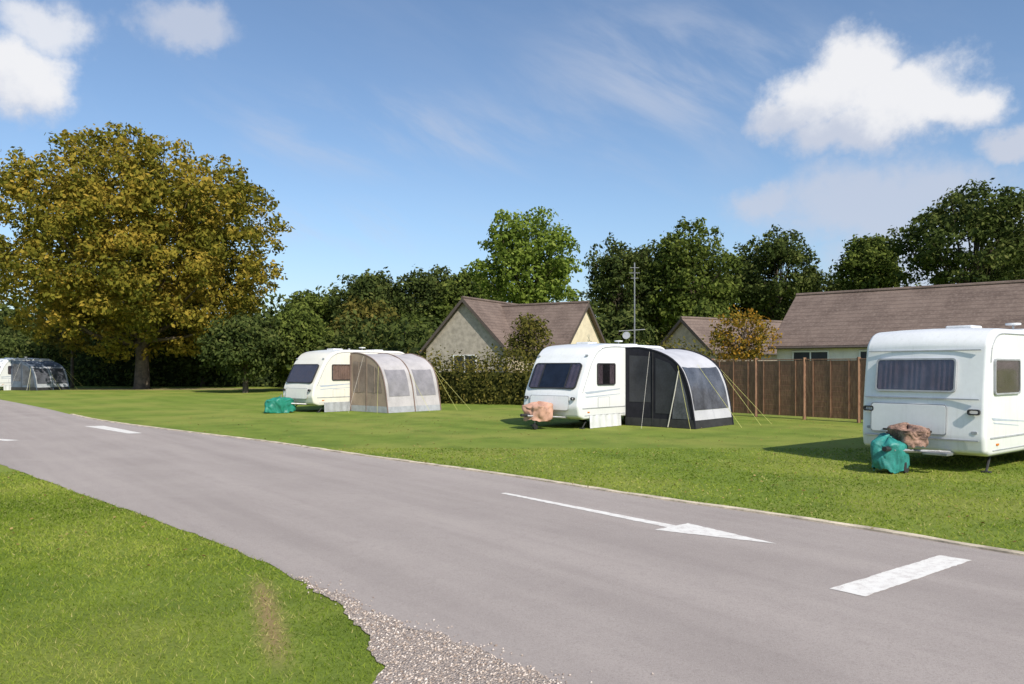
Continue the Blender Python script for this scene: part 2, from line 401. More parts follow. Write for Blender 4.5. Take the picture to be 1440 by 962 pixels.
# ------------------------------------------------------------------ caravans
white=simple('caravan_white',(.82,.83,.83,1),.28,.03,1.5,coat=.3,dirt=.3)
cream=simple('caravan_cream',(.80,.77,.68,1),.32,.03,1.5,coat=.2,dirt=.35)
roofm=simple('caravan_roof',(.70,.71,.72,1),.45,.08,3)
trim=simple('grey_trim',(.38,.39,.41,1),.5,.1)
rubber=simple('rubber',(.03,.03,.032,1),.7,.2)
tyre=simple('tyre',(.022,.022,.022,1),.85,.2)
alu=simple('galvanised',(.35,.35,.36,1),.45,.15,8,metal=.7)
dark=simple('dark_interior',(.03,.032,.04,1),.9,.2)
curt=simple('curtain',(.46,.41,.47,1),.95,.12,4)
curtc=simple('curtain_cream',(.60,.48,.38,1),.95,.12,4)
orange=simple('lens_orange',(.7,.2,.02,1),.3,.05)
stripe=simple('stripe_grey',(.45,.50,.58,1),.4,.05)
gl=bpy.data.materials.new('window_glass'); gl.use_nodes=True; t=NT(gl.node_tree)
gl.node_tree.nodes.remove(gl.node_tree.nodes['Principled BSDF'])
tr=t.n('ShaderNodeBsdfTransparent'); tr.inputs[0].default_value=(.76,.73,.74,1)
gs=t.n('ShaderNodeBsdfGlossy'); gs.inputs['Roughness'].default_value=.05
lw=t.n('ShaderNodeLayerWeight'); lw.inputs[0].default_value=.25
nz=t.noise(t.n('ShaderNodeNewGeometry').outputs['Position'],3,2)
fac=t.m('ADD',t.m('MULTIPLY',lw.outputs['Fresnel'],.6),t.m('MULTIPLY',nz,.12))
mx=t.n('ShaderNodeMixShader'); t.l(fac,mx.inputs[0]); t.l(tr.outputs[0],mx.inputs[1]); t.l(gs.outputs[0],mx.inputs[2])
t.l(mx.outputs[0],gl.node_tree.nodes['Material Output'].inputs[0])

def rrect(w,h,r,n=5):
    out=[]
    for cx,cy,a0 in((w/2-r,h/2-r,0),(-w/2+r,h/2-r,90),(-w/2+r,-h/2+r,180),(w/2-r,-h/2+r,270)):
        for k in range(n+1):
            a=math.radians(a0+90*k/n); out.append((cx+r*math.cos(a),cy+r*math.sin(a)))
    return out
def frameM(o,right,up):
    r=Vector(right).normalized(); u=Vector(up).normalized(); n=r.cross(u)
    M=Matrix.Identity(4)
    for i in range(3): M[i][0]=r[i];M[i][1]=u[i];M[i][2]=n[i];M[i][3]=o[i]
    return M
def panel(name,M,w,h,r,z0,z1,mat,parent,bev=0):
    p=rrect(w,h,r); n=len(p)
    V=[M@Vector((x,y,z0)) for x,y in p]+[M@Vector((x,y,z1)) for x,y in p]
    F=[(i,(i+1)%n,n+(i+1)%n,n+i) for i in range(n)]+[tuple(range(n,2*n)),tuple(range(n))[::-1]]
    return obj(name,V,F,mat,parent,bevel=bev)
def ring(name,M,w,h,r,t_,z0,z1,mat,parent):
    a=rrect(w,h,r); b_=rrect(w-2*t_,h-2*t_,max(.005,r-t_*.6)); n=len(a)
    V=[M@Vector((x,y,z0)) for x,y in a]+[M@Vector((x,y,z1)) for x,y in a]+[M@Vector((x,y,z1)) for x,y in b_]+[M@Vector((x,y,z0)) for x,y in b_]
    F=[]
    for i in range(n):
        j=(i+1)%n
        for k in range(3): F.append((k*n+i,k*n+j,(k+1)*n+j,(k+1)*n+i))
    return obj(name,V,F,mat,parent)
def window(M,w,h,parent,r=.07,cm=None,cover=(.0,.28),mull=(),fm_=None):
    cm=cm or curt
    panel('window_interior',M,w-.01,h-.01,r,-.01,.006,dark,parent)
    def cur(x0,x1,zc,mat,am):
        n=int(max(12,(x1-x0)*90)); V=[];F=[]
        for i in range(n+1):
            x=x0+(x1-x0)*i/n; zz=zc+am*math.sin(x*52+math.sin(x*13)*1.8)
            for y in(-h/2+.025,h/2-.025): V.append(M@Vector((x,y,zz)))
        for i in range(n): F.append((2*i,2*i+2,2*i+3,2*i+1))
        obj('curtain',V,F,mat,parent,smooth=True)
    e=w/2-.035
    if cover[1]>=.5: cur(-e,e,.017,cm,.009)
    else:
        cur(-e,-e+cover[1]*w,.017,cm,.009); cur(e-cover[1]*w,e,.017,cm,.009)
    panel('window_glass',M,w-.03,h-.03,r-.01,.030,.034,gl,parent)
    ring('window_frame',M,w+.02,h+.02,r,.03,-.01,.038,fm_ or rubber,parent)
    for m_ in mull:
        M2=M@Matrix.Translation((m_,0,0)); panel('window_mullion',M2,.035,h-.03,.005,.0,.040,rubber,parent)
def round_poly(P,seg=7):
    out=[];n=len(P)
    for i in range(n):
        p=Vector(P[i][:2]); r=P[i][2]
        a=Vector(P[i-1][:2]); b_=Vector(P[(i+1)%n][:2])
        if r<=0: out.append(p); continue
        da=(a-p); db=(b_-p); r1=min(r,da.length*.49); r2=min(r,db.length*.49)
        s=p+da.normalized()*r1; e=p+db.normalized()*r2
        for k in range(seg+1):
            t_=k/seg; out.append(s*(1-t_)**2+p*2*t_*(1-t_)+e*t_*t_)
    return out
def drape(name,c,w,d,ztop,zhem,mat,parent,seed,rough=1.0,tuck=0):
    V=[];F=[];na=96;nr=30
    for j in range(nr+1):
        u=j/nr
        for i in range(na):
            a=2*math.pi*i/na
            n_=mnoise.noise(Vector((math.cos(a)*1.3+seed,math.sin(a)*1.3,u*1.8)))
            n2=abs(mnoise.noise(Vector((math.cos(a)*3+seed,math.sin(a)*3,u*4))))
            fold=.07*math.sin(a*6+n_*7+seed)*max(0,u-.35)
            if u<.45: rr=math.sin(u/.45*math.pi/2)**.8*.92; z=ztop-(1-math.cos(u/.45*math.pi/2))*(ztop-zhem)*.22
            else: rr=.92+(.10-.25*tuck)*math.sin((u-.45)/.55*math.pi*.5); z=ztop-(ztop-zhem)*(.22+.78*(u-.45)/.55)
            rr*=1+fold*1.4+(n_*.30+n2*.16)*rough
            z+=(n_*.22-n2*.10)*(ztop-zhem)*rough*(1 if u<.8 else 1.2)
            V.append((c[0]+math.cos(a)*rr*w,c[1]+math.sin(a)*rr*d,max(z,.015)))
    for j in range(nr):
        for i in range(na): F.append((j*na+i,(j+1)*na+i,(j+1)*na+(i+1)%na,j*na+(i+1)%na))
    return obj(name,V,F,mat,parent,smooth=True)
teal=simple('cover_teal',(.03,.25,.22,1),.5,.25,5,bump=.4)
teal2=simple('cover_green',(.02,.23,.16,1),.5,.2,5,bump=.3)
pink=simple('cover_terracotta',(.56,.32,.23,1),.75,.15,4,bump=.3)
tan_=simple('cover_tan',(.33,.20,.15,1),.85,.45,4,bump=.5)
def caravan(loc,th,style,bodym,coverm,W=1.1):
    e=empty('caravan',(loc[0],loc[1],0),-math.radians(th))
    if style=='box':
        prof=[(.22,.30,.02),(.02,.36,.06),(-.02,.62,.05),(.02,1.28,.12),(.13,2.12,.08),(.16,2.30,.12),(.42,2.56,.3),(5.3,2.58,.25),(5.75,2.25,.3),(5.8,.5,.1),(5.6,.30,.05)]
        f0,f1=(.02,1.28),(.13,2.12)
    else:
        prof=[(.30,.28,.02),(.06,.36,.08),(-.02,.66,.08),(.05,1.08,.12),(.58,2.12,.2),(.95,2.52,.35),(1.7,2.62,.4),(4.9,2.60,.3),(5.4,2.25,.3),(5.5,.5,.1),(5.3,.30,.05)]
        f0,f1=(.05,1.08),(.58,2.12)
    pr=round_poly(prof); n=len(pr); V=[];F=[]
    X=[-W,-W*.5,0,W*.5,W]
    for xi,x in enumerate(X):
        for p in pr:
            crown=.035*(1-(x/W)**2) if p[1]>2.2 else 0
            bow=-.05*(1-(x/W)**2)*(1 if p[0]<1 else 0)
            V.append((x,p[0]+bow,p[1]+crown))
    for k in range(len(X)-1):
        for i in range(n):
            j=(i+1)%n; F.append((k*n+i,k*n+j,(k+1)*n+j,(k+1)*n+i))
    F.append(tuple(range(n))[::-1]); F.append(tuple((len(X)-1)*n+i for i in range(n)))
    o=obj('body',V,[f[::-1] for f in F],[bodym],e,smooth=True)
    bv=o.modifiers.new('b','BEVEL'); bv.width=.075; bv.segments=5; bv.limit_method='ANGLE'; bv.angle_limit=math.radians(55)
    wn=o.modifiers.new('w','WEIGHTED_NORMAL'); wn.keep_sharp=True
    for sgn in(-1,1):
        top=[p for p in pr if p[1]>1.0 and p[0]<5.4]
        Pts=[(sgn*(W+.004),p[0]+(.10 if p[0]<1.2 else 0),p[1]-.09) for p in top if p[0]>.1]
        tube('awning_rail',Pts,.012,trim,e,6)
        box('side_skirt_rail',(sgn*(W+.004),2.8,.62),(.016,5.2,.03),trim,e,.004)
        box('side_skirt_rail',(sgn*(W+.003),2.8,.40),(.014,5.0,.02),trim,e,.004)
    fd=Vector((0,f1[0]-f0[0],f1[1]-f0[1])).normalized()
    def FM(x,z):
        t_=(z-f0[1])/(f1[1]-f0[1]); return frameM((x,f0[0]+(f1[0]-f0[0])*t_-.050,z),(1,0,0),fd)
    if style=='box':
        window(FM(-.10,1.72),1.42,.60,e,cm=curt,cover=(0,.5),fm_=trim)
        panel('gas_locker_lid',frameM((-.20,-.062,.92),(1,0,0),(0,.03,1)),1.35,.52,.05,-.01,.014,bodym,e,.006)
        ring('gas_locker_seal',frameM((-.20,-.062,.92),(1,0,0),(0,.03,1)),1.38,.55,.05,.012,-.01,.012,trim,e)
        panel('top_cap_line',frameM((0,.085,2.17),(1,0,0),(0,.13,1)),2.0,.018,.008,-.01,.012,trim,e)
        panel('front_moulding_line',frameM((0,-.035,1.30),(1,0,0),(0,.05,1)),2.02,.022,.008,-.012,.012,trim,e)
        panel('bumper_line',frameM((0,-.06,.58),(1,0,0),(0,.03,1)),2.02,.02,.008,-.02,.012,trim,e)
        for x in(-.93,.93):
            ring('grab_handle',frameM((x,-.035,1.08),(1,0,0),(0,.02,1)),.20,.10,.04,.022,-.01,.045,rubber,e)
            panel('road_light',frameM((x,-.02,.72),(1,0,0),(0,.02,1)),.10,.05,.02,-.02,.02,trim,e)
        for x in(-.6,.2): panel('locker_catch',frameM((x,-.062,.70),(1,0,0),(0,.03,1)),.09,.035,.01,0,.03,rubber,e)
        MS=lambda y,z:frameM((W,y,z),(0,1,0),(0,0,1))
        window(MS(.92,1.70),1.15,.62,e,cover=(0,.5),fm_=trim); window(MS(3.9,1.70),1.2,.62,e,cover=(0,.3))
        panel('door',MS(2.45,1.32),.62,1.85,.06,-.01,.012,bodym,e); ring('door_seal',MS(2.45,1.32),.66,1.89,.06,.015,-.01,.014,trim,e)
        for k,(y0,z0,y1,z1,hh) in enumerate([(.25,.98,1.9,.86,.05),(.30,.90,1.5,.80,.03)]):
            Vv=[(W+.004,y0,z0),(W+.004,y1,z1),(W+.004,y1,z1-.01),(W+.004,y0+.08,z0-hh)]
            obj('side_stripe',Vv,[(0,1,2,3)],stripe,e)
    else:
        cmm=curt if bodym is white else curtc
        window(FM(0,1.60),1.84,.86,e,r=.12,cm=cmm,cover=(0,.20 if bodym is white else .5),mull=(-.52,.52) if bodym is white else ())
        panel('gas_locker_lid',frameM((0,-.052,.78),(1,0,0),(0,.12,1)),1.5,.42,.06,-.02,.014,bodym,e,.006)
        ring('gas_locker_seal',frameM((0,-.052,.78),(1,0,0),(0,.12,1)),1.53,.45,.06,.012,-.02,.012,trim,e)
        for x in(-.92,.92):
            ring('grab_handle',frameM((x,-.03,.92),(1,0,0),(0,.1,1)),.14,.09,.04,.02,-.01,.05,rubber,e)
        MS=lambda y,z:frameM((W,y,z),(0,1,0),(0,0,1))
        window(MS(1.42,1.66),.95,.66,e,cover=(0,.25 if bodym is white else .5),cm=cmm); window(MS(4.5,1.66),.8,.62,e,cover=(0,.3))
        for k,(z0,z1,hh) in enumerate([(1.12,1.20,.07),(.98,1.03,.035)]):
            Vv=[(W+.004,.30,z0),(W+.004,2.2,z1),(W+.004,2.2,z1-hh*.4),(W+.004,.42,z0-hh)]
            obj('side_stripe',Vv,[(0,1,2,3)],stripe,e)
        panel('locker_door',MS(1.3,.78),.6,.32,.04,-.01,.010,bodym,e); ring('locker_seal',MS(1.3,.78),.62,.34,.04,.010,-.01,.012,trim,e)
        V=[];F=[]
        for i in range(25):
            y=.55+i*.07; a=.012*math.sin(i*1.3)
            V+=[(W+.012+a,y,.40),(W+.03+a*2,y,.01)]
        for i in range(24): F.append((2*i,2*i+2,2*i+3,2*i+1))
        obj('draught_skirt',V,F,trim if bodym is cream else roofm,e,smooth=True)
    MLs=lambda y,z:frameM((-W,y,z),(0,-1,0),(0,0,1))
    window(MLs(1.5,1.68),1.0,.6,e,cover=(0,.3)); window(MLs(4.2,1.68),1.0,.6,e,cover=(0,.3))
    for x in(-.95,.95): panel('marker_lamp',frameM((x,(.20 if style=='box' else .62),2.24),(1,0,0),(0,.35,1)),.09,.035,.012,-.03,.02,trim,e)
    for y in(.5,2.6,5.0): panel('side_marker',frameM((W,y,.5),(0,1,0),(0,0,1)),.10,.035,.012,0,.016,orange,e)
    zr=2.60
    box('roof_light',(.0,1.9,zr+.05),(.5,.5,.08),roofm,e,.03); box('roof_light',(.1,4.0,zr+.04),(.7,.5,.07),roofm,e,.03)
    cyl('flue',(-.7,3.2,zr+.06),(0,0,1),.05,.14,trim,e)
    tube('tv_aerial',[(.5,3.0,zr),(.5,3.0,zr+.12)],.02,trim,e); cyl('aerial_dome',(.5,3.0,zr+.14),(0,0,1),.14,.04,roofm,e,bevel=.01)
    yc=3.0
    for s in(-1,1):
        cyl('tyre',(s*(W-.12),yc,.32),(1,0,0),.32,.19,tyre,e,bevel=.03)
        cyl('wheel_rim',(s*(W-.02),yc,.32),(1,0,0),.20,.02,alu,e,bevel=.004)
        box('wheel_spat',(s*(W+.006),yc,.60),(.03,.98,.16),bodym,e,.012)
    tube('axle',[(-W+.1,yc,.32),(W-.1,yc,.32)],.04,alu,e)
    for s in(-1,1):
        tube('chassis_rail',[(s*.75,5.3,.30),(s*.75,.5,.30),(s*.45,-.2,.36),(s*.05,-1.12,.42)],.035,alu,e,6)
        for yy in(.35,5.2):
            tube('corner_steady',[(s*.92,yy+.35,.32),(s*.98,yy,.02)],.022,rubber,e,6)
            box('steady_foot',(s*.98,yy,.015),(.14,.12,.03),rubber,e,.004)
    box('chassis_floor',(0,2.9,.30),(2.0,5.0,.05),rubber,e)
    tube('coupling',[(0,-.95,.43),(0,-1.35,.45)],.045,rubber,e)
    tube('jockey_post',[(.12,-.85,.75),(.12,-.85,.16)],.025,alu,e); cyl('jockey_wheel',(.12,-.85,.10),(1,0,0),.10,.07,tyre,e,bevel=.01)
    if coverm=='c3':
        drape('hitch_cover',(-.12,-.92,0),.29,.36,.64,.08,teal,e,3.1,1.0,.6); drape('hitch_cover_top',(.06,-.62,0),.38,.30,.84,.50,tan_,e,9.4,1.5,.8)
        box('step',(.52,-.50,.36),(.42,.25,.05),alu,e,.01)
    elif coverm=='c2': drape('hitch_cover',(.0,-.58,0),.46,.48,.80,.30,pink,e,5.2,.9,.5)
    else: drape('hitch_cover',(0,-.85,0),.38,.62,.60,.05,teal2,e,7.7,1.2,.1)
    return e
caravan((7.5,14.38),51.5,'box',white,'c3')
caravan((1.17,24.15),42,'raked',white,'c2')
caravan((-9.0,32.8),41,'raked',cream,'c1')
caravan((-42.6,63.5),20,'raked',white,'c1')

# ------------------------------------------------------------------ awnings
f_char=simple('fabric_charcoal',(.020,.020,.028,1),.8,.15,3,bump=.15,spec=.2)
f_light=simple('fabric_light',(.50,.50,.53,1),.75,.06,2,bump=.15)
f_warm=simple('fabric_warm_grey',(.46,.435,.435,1),.8,.08,2,bump=.15)
f_tan=simple('fabric_tan',(.34,.26,.20,1),.8,.1,2,bump=.15)
f_brown=simple('fabric_brown',(.20,.14,.115,1),.8,.1,2)
f_mesh=simple('fabric_window_grey',(.27,.255,.27,1),.4,.12,3)
f_mesht=simple('fabric_window_tan',(.21,.16,.13,1),.4,.15,3)
f_vinyl=simple('fabric_window_dark',(.03,.032,.04,1),.35,.2,2,spec=.35)
f_vinyl2=simple('fabric_window_mid',(.10,.105,.125,1),.25,.25,2)
f_blue=simple('fabric_blue_grey',(.10,.13,.18,1),.7,.15,2)
f_greyl=simple('fabric_grey_pale',(.40,.42,.46,1),.7,.15,2)
guy=simple('guy_line',(.55,.53,.16,1),.6,.05); pole=simple('pole_white',(.65,.62,.55,1),.5,.05)
def awning(loc,th,D,L,ztop,nsec,cols,front='dark'):
    roofc,outc,frontc,wincF,wincO,skirt,arch=cols
    e=empty('caravan_awning',(loc[0],loc[1],0),-math.radians(th))
    k=ztop/2.42; q=D/2.5
    raw=[(0,2.42),(.45,2.43),(.95,2.36),(1.4,2.22),(1.75,2.03),(2.02,1.76),(2.2,1.4),(2.32,1.0),(2.41,.55),(2.5,.0)]
    P=cr_curve([(a*q,b_*k) for a,b_ in raw],4)
    dP=np.gradient(P,axis=0); dP/=np.linalg.norm(dP,axis=1)[:,None]; Nn=np.stack([-dP[:,1],dP[:,0]],1); 
    def skin(name,i0,i1,y0,y1,off,mat,sag=.06,ny=10):
        V=[];F=[];m=i1-i0+1
        for a in range(ny+1):
            y=y0+(y1-y0)*a/ny
            ph=(y/L*nsec)%1.0 if 0<y<L else 0
            sg=sag*math.sin(math.pi*ph)
            for i in range(i0,i1+1):
                wgt=min(1,i/6)*min(1,(len(P)-1-i)/4)
                r_=.022*mnoise.noise(Vector((y*2.2,i*.22,L)))+.008*math.sin(y*9+i*.8)
                p=P[i]-Nn[i]*(sg*wgt+r_*wgt)+Nn[i]*off; V.append((p[0],y,max(p[1],.004)))
        for a in range(ny):
            for i in range(m-1): F.append((a*m+i,a*m+i+1,(a+1)*m+i+1,(a+1)*m+i))
        return obj(name,V,F,mat,e,smooth=True)
    n=len(P); iz=lambda z:int(np.argmin(np.abs(P[:,1]-z*k)+(P[:,0]<D*.3)*5))
    ir=iz(2.0); isk=iz(.28)
    skin('roof',0,ir,0,L,0,roofc,ny=12*nsec); skin('outer_wall',ir,isk,0,L,0,outc,ny=12*nsec); skin('skirt',isk,n-1,0,L,.0,skirt,ny=12*nsec)
    ins=.20 if front!='dark' else .15
    for s in range(nsec):
        y0=L*s/nsec+ins; y1=L*(s+1)/nsec-ins
        skin('outer_window',iz(1.80 if front=='dark' else 1.72),iz(.55 if front=='dark' else .72),y0,y1,.016,wincO,ny=10)
    for s in range(nsec+1):
        y=L*s/nsec; tube('arch_pole',[(P[i][0]+Nn[i][0]*.005,min(max(y,.01),L-.01),P[i][1]+Nn[i][1]*.005) for i in range(n)],.028,arch,e,7)
    def wall(y,out,nm):
        pts=[(p[0],y,p[1]) for p in P]+[(0,y,0)]
        obj(nm,pts,[tuple(range(len(pts)))],frontc,e)
        def poly(nm2,xz,m,off=.01): obj(nm2,[(a*q,y+out*off,b_*k) for a,b_ in xz],[tuple(range(len(xz)))],m,e)
        poly('wall_skirt',[(0,.01),(2.5,.01),(2.44,.26),(0,.26)],skirt,.012)
        if front=='dark':
            poly('wall_window',[(.15,.75),(.95,.75),(.95,2.16),(.15,2.2)],wincF)
            poly('wall_window',[(1.12,.42),(2.2,.42),(2.08,1.2),(1.9,1.62),(1.62,1.95),(1.12,2.12)],wincF)
            poly('door_flap',[(1.72,.28),(2.36,.28),(2.22,.95),(2.02,1.55),(1.90,1.70)],f_vinyl2,.018)
            tube('door_pole',[(1.58*q,y+out*.04,.02),(1.80*q,y+out*.04,1.0),(1.95*q,y+out*.03,1.72*k)],.016,pole,e,6)
            tube('door_zip',[(1.03*q,y+out*.02,.05),(1.03*q,y+out*.02,2.3*k)],.012,rubber,e,6)
        else:
            poly('wall_window',[(.2,.8),(1.0,.8),(1.0,2.05),(.2,2.1)],wincF)
            poly('wall_window',[(1.2,.8),(2.15,.8),(2.0,1.4),(1.75,1.82),(1.2,2.0)],wincF)
            for xx in(.6,1.65): tube('window_bar',[(xx*q,y+out*.02,.8*k),(xx*q,y+out*.02,(2.1 if xx<1 else 1.85)*k)],.010,frontc,e,5)
            tube('wall_piping',[(1.1*q,y+out*.02,.05),(1.1*q,y+out*.02,2.3*k)],.012,arch,e,6)
            tube('wall_piping',[(0.04,y+out*.02,.05),(0.04,y+out*.02,2.36*k)],.03,arch,e,6)
    wall(0,-1,'front_wall'); wall(L,1,'back_wall')
    i=iz(1.9); a=(P[i][0],0,P[i][1])
    for y,dy in((L,.9),(L*.5,0) ,(L,0.1)): tube('guy_line',[(a[0],y,a[2]),(a[0]+1.5,y+dy,.02)],.006,guy,e,5)
    tube('guy_line',[(a[0],0,a[2]),(a[0]+.9,-.8,.02)],.005,guy,e,5)
    tube('guy_line',[(.9*q,0,2.3*k),(1.3,-1.1,.02)],.004,pole,e,5)
    return e
def side_point(loc,th,a,W=1.1):
    r=math.radians(th); s=(math.cos(r),-math.sin(r)); b_=(math.sin(r),math.cos(r))
    return (loc[0]+s[0]*(W+.01)+b_[0]*a,loc[1]+s[1]*(W+.01)+b_[1]*a)
awning(side_point((1.17,24.15),42,2.5),42,2.5,2.5,2.48,1,(f_light,f_light,f_char,f_vinyl,f_vinyl2,rubber,f_char),'dark')
awning(side_point((-9.0,32.8),41,1.9),41,2.45,3.0,2.46,2,(f_warm,f_warm,f_tan,f_mesht,f_mesh,trim,f_brown),'tan')
awning(side_point((-42.6,63.5),20,1.2),20,2.9,3.0,2.4,2,(f_blue,f_greyl,f_blue,f_vinyl2,f_vinyl2,rubber,f_blue),'dark')

# ------------------------------------------------------------------ fence
fm,t,b=newmat('fence_timber')
P=t.n('ShaderNodeNewGeometry').outputs['Position']
n1=t.noise(t.scale(P,(6,6,1.2)),3,5); n2=t.noise(P,.8,3)
c=t.mix(t.ss(n1,.3,.7),(.20,.10,.06,1),(.34,.19,.11,1)); c=t.mix(t.ss(n2,.4,.65,0,.4),c,(.15,.09,.06,1)); t.l(c,b.inputs['Base Color']); b.inputs['Roughness'].default_value=.85
A=Vector((8.0,31.2,0)); B=Vector((16.6,19.9,0)); e=empty('timber_fence',(0,0,0))
dv=(B-A); npn=7; L=dv.length/npn; dv.normalize(); ang=math.atan2(dv.y,dv.x); R=Matrix.Rotation(ang,3,'Z')
for i in range(npn+1):
    p=A+dv*L*i; box('fence_post',(p.x,p.y,1.11),(.10,.10,2.22),fm,e,.006)
for i in range(npn):
    c0=A+dv*L*(i+.5)
    ns=11
    for k in range(ns):
        rr=R@Matrix.Rotation(math.radians(5),3,'X')
        box('fence_slat',(c0.x,c0.y,.12+(k+.5)*1.98/ns),(L-.11,.022,1.98/ns+.02),fm,e,0,rr)
    for k in(-.33,0,.33):
        cc=c0+dv*L*k; box('fence_batten',(cc.x+dv.y*.03,cc.y-dv.x*.03,1.12),(.035,.025,2.0),fm,e,0,R)
    box('fence_cap',(c0.x,c0.y,2.15),(L-.11,.07,.035),fm,e,.004,R)

# ------------------------------------------------------------------ houses
rt,t,b=newmat('roof_tiles')
P=t.n('ShaderNodeNewGeometry').outputs['Position']; sx=t.n('ShaderNodeSeparateXYZ'); t.l(P,sx.inputs[0])
row=t.m('FRACT',t.m('MULTIPLY',sx.outputs[2],5.2)); n1=t.noise(P,.9,5,.65); n2=t.noise(P,9,4,.7)
c=t.mix(t.ss(n1,.3,.7),(.115,.080,.064,1),(.19,.138,.112,1)); c=t.mix(t.ss(n2,.45,.7,0,.55),c,(.26,.20,.165,1))
c=t.mix(t.ss(row,.75,1,0,.6),c,(.06,.043,.035,1)); t.l(c,b.inputs['Base Color']); b.inputs['Roughness'].default_value=.85
t.l(t.bump(row,.6,.04),b.inputs['Normal'])
w_cream=simple('render_cream',(.72,.62,.44,1),.9,.08,2,bump=.2); w_stone=simple('stone_wall',(.40,.35,.29,1),.9,.15,4,bump=.4); w_white=simple('render_white',(.68,.65,.60,1),.9,.08,2)
fas=simple('fascia_dark',(.09,.07,.06,1),.7,.1); fasw=simple('fascia_white',(.7,.7,.68,1),.6,.05)
def block(e,c0,back,hw,L,ze,zr,wall,fasc,ov=.28,windows=()):
    bk=Vector((back[0],back[1],0)).normalized(); tt=Vector((bk.y,-bk.x,0)); c0=Vector((c0[0],c0[1],0)); U=Vector((0,0,1))
    pt=lambda s,l,z:c0+tt*s+bk*l+U*z
    V=[];
    for l in(0,L): V+=[pt(-hw,l,0),pt(hw,l,0),pt(hw,l,ze),pt(0,l,zr-.05),pt(-hw,l,ze)]
    obj('walls',V,[(0,1,2,3,4),(9,8,7,6,5),(1,6,7,2),(4,9,5,0)],wall,e)
    sl=(zr-ze)/hw; th=.14
    for s in(-1,1):
        V=[]
        for l in(-ov,L+ov):
            for (a,z) in((0,zr),((hw+ov)*s,ze-sl*ov)):
                V+=[pt(a,l,z+th),pt(a,l,z+.01)]
        obj('roof',V,[(0,2,6,4),(1,5,7,3),(0,1,3,2),(4,6,7,5),(2,3,7,6)],rt,e)
        g0=pt((hw+ov+.03)*s,-ov,ze-sl*ov+.04); g1=pt((hw+ov+.03)*s,L+ov,ze-sl*ov+.04); tube('gutter',[g0,g1],.06,fasc,e,6)
        for l in(-ov-.02,L+ov+.02):
            V=[pt(0,l,zr+th-.02),pt(0,l,zr-.12),pt((hw+ov)*s,l,ze-sl*ov-.10),pt((hw+ov)*s,l,ze-sl*ov+th-.02)]; obj('bargeboard',V,[(0,1,2,3)],fasc,e)
    tube('ridge_tiles',[pt(0,-ov,zr+th),pt(0,L+ov,zr+th)],.10,rt,e,8)
    for (face,a,z,w_,h_) in windows:
        if face=='gable': o_=pt(a,0,z); M=frameM(o_,tt,U)
        elif face=='right': o_=pt(hw,a,z); M=frameM(o_,bk,U)
        else: o_=pt(-hw,a,z); M=frameM(o_,-bk,U)
        panel('window_pane',M,w_,h_,.01,-.02,.01,f_vinyl,e); ring('window_frame',M,w_+.1,h_+.1,.01,.07,-.02,.05,fasw,e)
        panel('window_mullion',M,.06,h_,.01,.0,.045,fasw,e)
e=empty('bungalow_house',(0,0,0))
block(e,(-2.9,48),(.5,.87),2.9,9,3.1,6.0,w_stone,fas,windows=[('gable',0,2.0,1.6,1.2),('right',1.8,1.9,1.2,1.1)])
block(e,(4.5,48.4),(-.87,.5),2.9,7,3.1,5.75,w_cream,fas,windows=[('gable',0.4,1.9,1.6,1.2),('right',2.5,1.9,1.4,1.1)])
e=empty('bungalow_house',(0,0,0))
block(e,(11,50),(.85,.5),2.5,9,2.9,4.9,w_stone,fas,windows=[('gable',0,1.8,1.4,1.1)])
e=empty('long_roof_house',(0,0,0))
block(e,(14.9,40.2),(.77,-.64),3.4,24,2.95,5.45,w_white,fas,windows=[('right',1.6,2.1,1.6,1.0),('right',4.5,2.1,1.4,1.0),('gable',0,1.9,1.4,1.1)])
e=empty('aerial_mast',(0,0,0))
x,y=7.05,45
tube('mast',[(x,y,0),(x,y,7.9)],[.05,.035],alu,e); 
for z,w_ in((7.6,.5),(7.3,.6),(7.0,.45)): tube('aerial_rod',[(x-w_/2,y,z),(x+w_/2,y,z)],.02,alu,e,5)
tube('aerial_boom',[(x-.1,y-.5,7.3),(x+.1,y+.5,7.3)],.02,alu,e,5)
tube('cross_arm',[(x-.9,y,3.95),(x+.6,y,4.05)],.03,alu,e,5); cyl('dish',(x-.5,y-.2,3.7),(-.4,-1,.3),.22,.05,trim,e)

# ------------------------------------------------------------------ trees
tree('autumn_tree',-32.2,68,22.5,11.8,9.3,12.3,L_autumn,1,ncl=600,per=95,size=.20,cr=(1.1,1.9),trunk=.6,rin=.3,irr=.45,spray=(.96,1.05),nsp=.6)
tree('sapling_tree',-40.5,72,8,2.4,2.6,5.5,L_olive,31,ncl=30,per=90,size=.2,cr=(.6,1.1),trunk=.14)
def T(name,px,Y,top,hwpx,botpy,mat,seed,**k):
    X=(px-720)/1100*Y; h=1.86+(517-top)/1100*Y; zb=max(1.0,1.86+(517-botpy)/1100*Y); rz=(h-zb)/2; rx=hwpx/1100*Y
    return tree(name,X,Y,h,rx*.93,rz*.87,(h+zb)/2-.03*rz,mat,seed,**k)
bgk=dict(ncl=140,per=46,size=.27,cr=(1.2,2.3),trunk=.4,irr=1.3)
T('oak_tree',1372,85,250,104,440,L_dark,2,ncl=180,per=52,size=.26,cr=(1.1,2.1),trunk=.5,irr=1.2)
T('oak_tree',1460,92,300,80,440,L_dark,42,**bgk)
T('oak_tree',1224,100,328,36,440,L_mid,3,**bgk)
T('oak_tree',1092,105,318,60,480,L_dark,4,**bgk)
T('oak_tree',975,100,304,60,490,L_mid,5,**bgk)
T('oak_tree',882,104,328,58,490,L_dark,6,**bgk)
T('oak_tree',1160,115,372,72,500,L_dark,26,**bgk)
T('oak_tree',1030,112,345,64,500,L_dark,27,**bgk)
T('oak_tree',925,116,335,60,500,L_dark,29,**bgk)
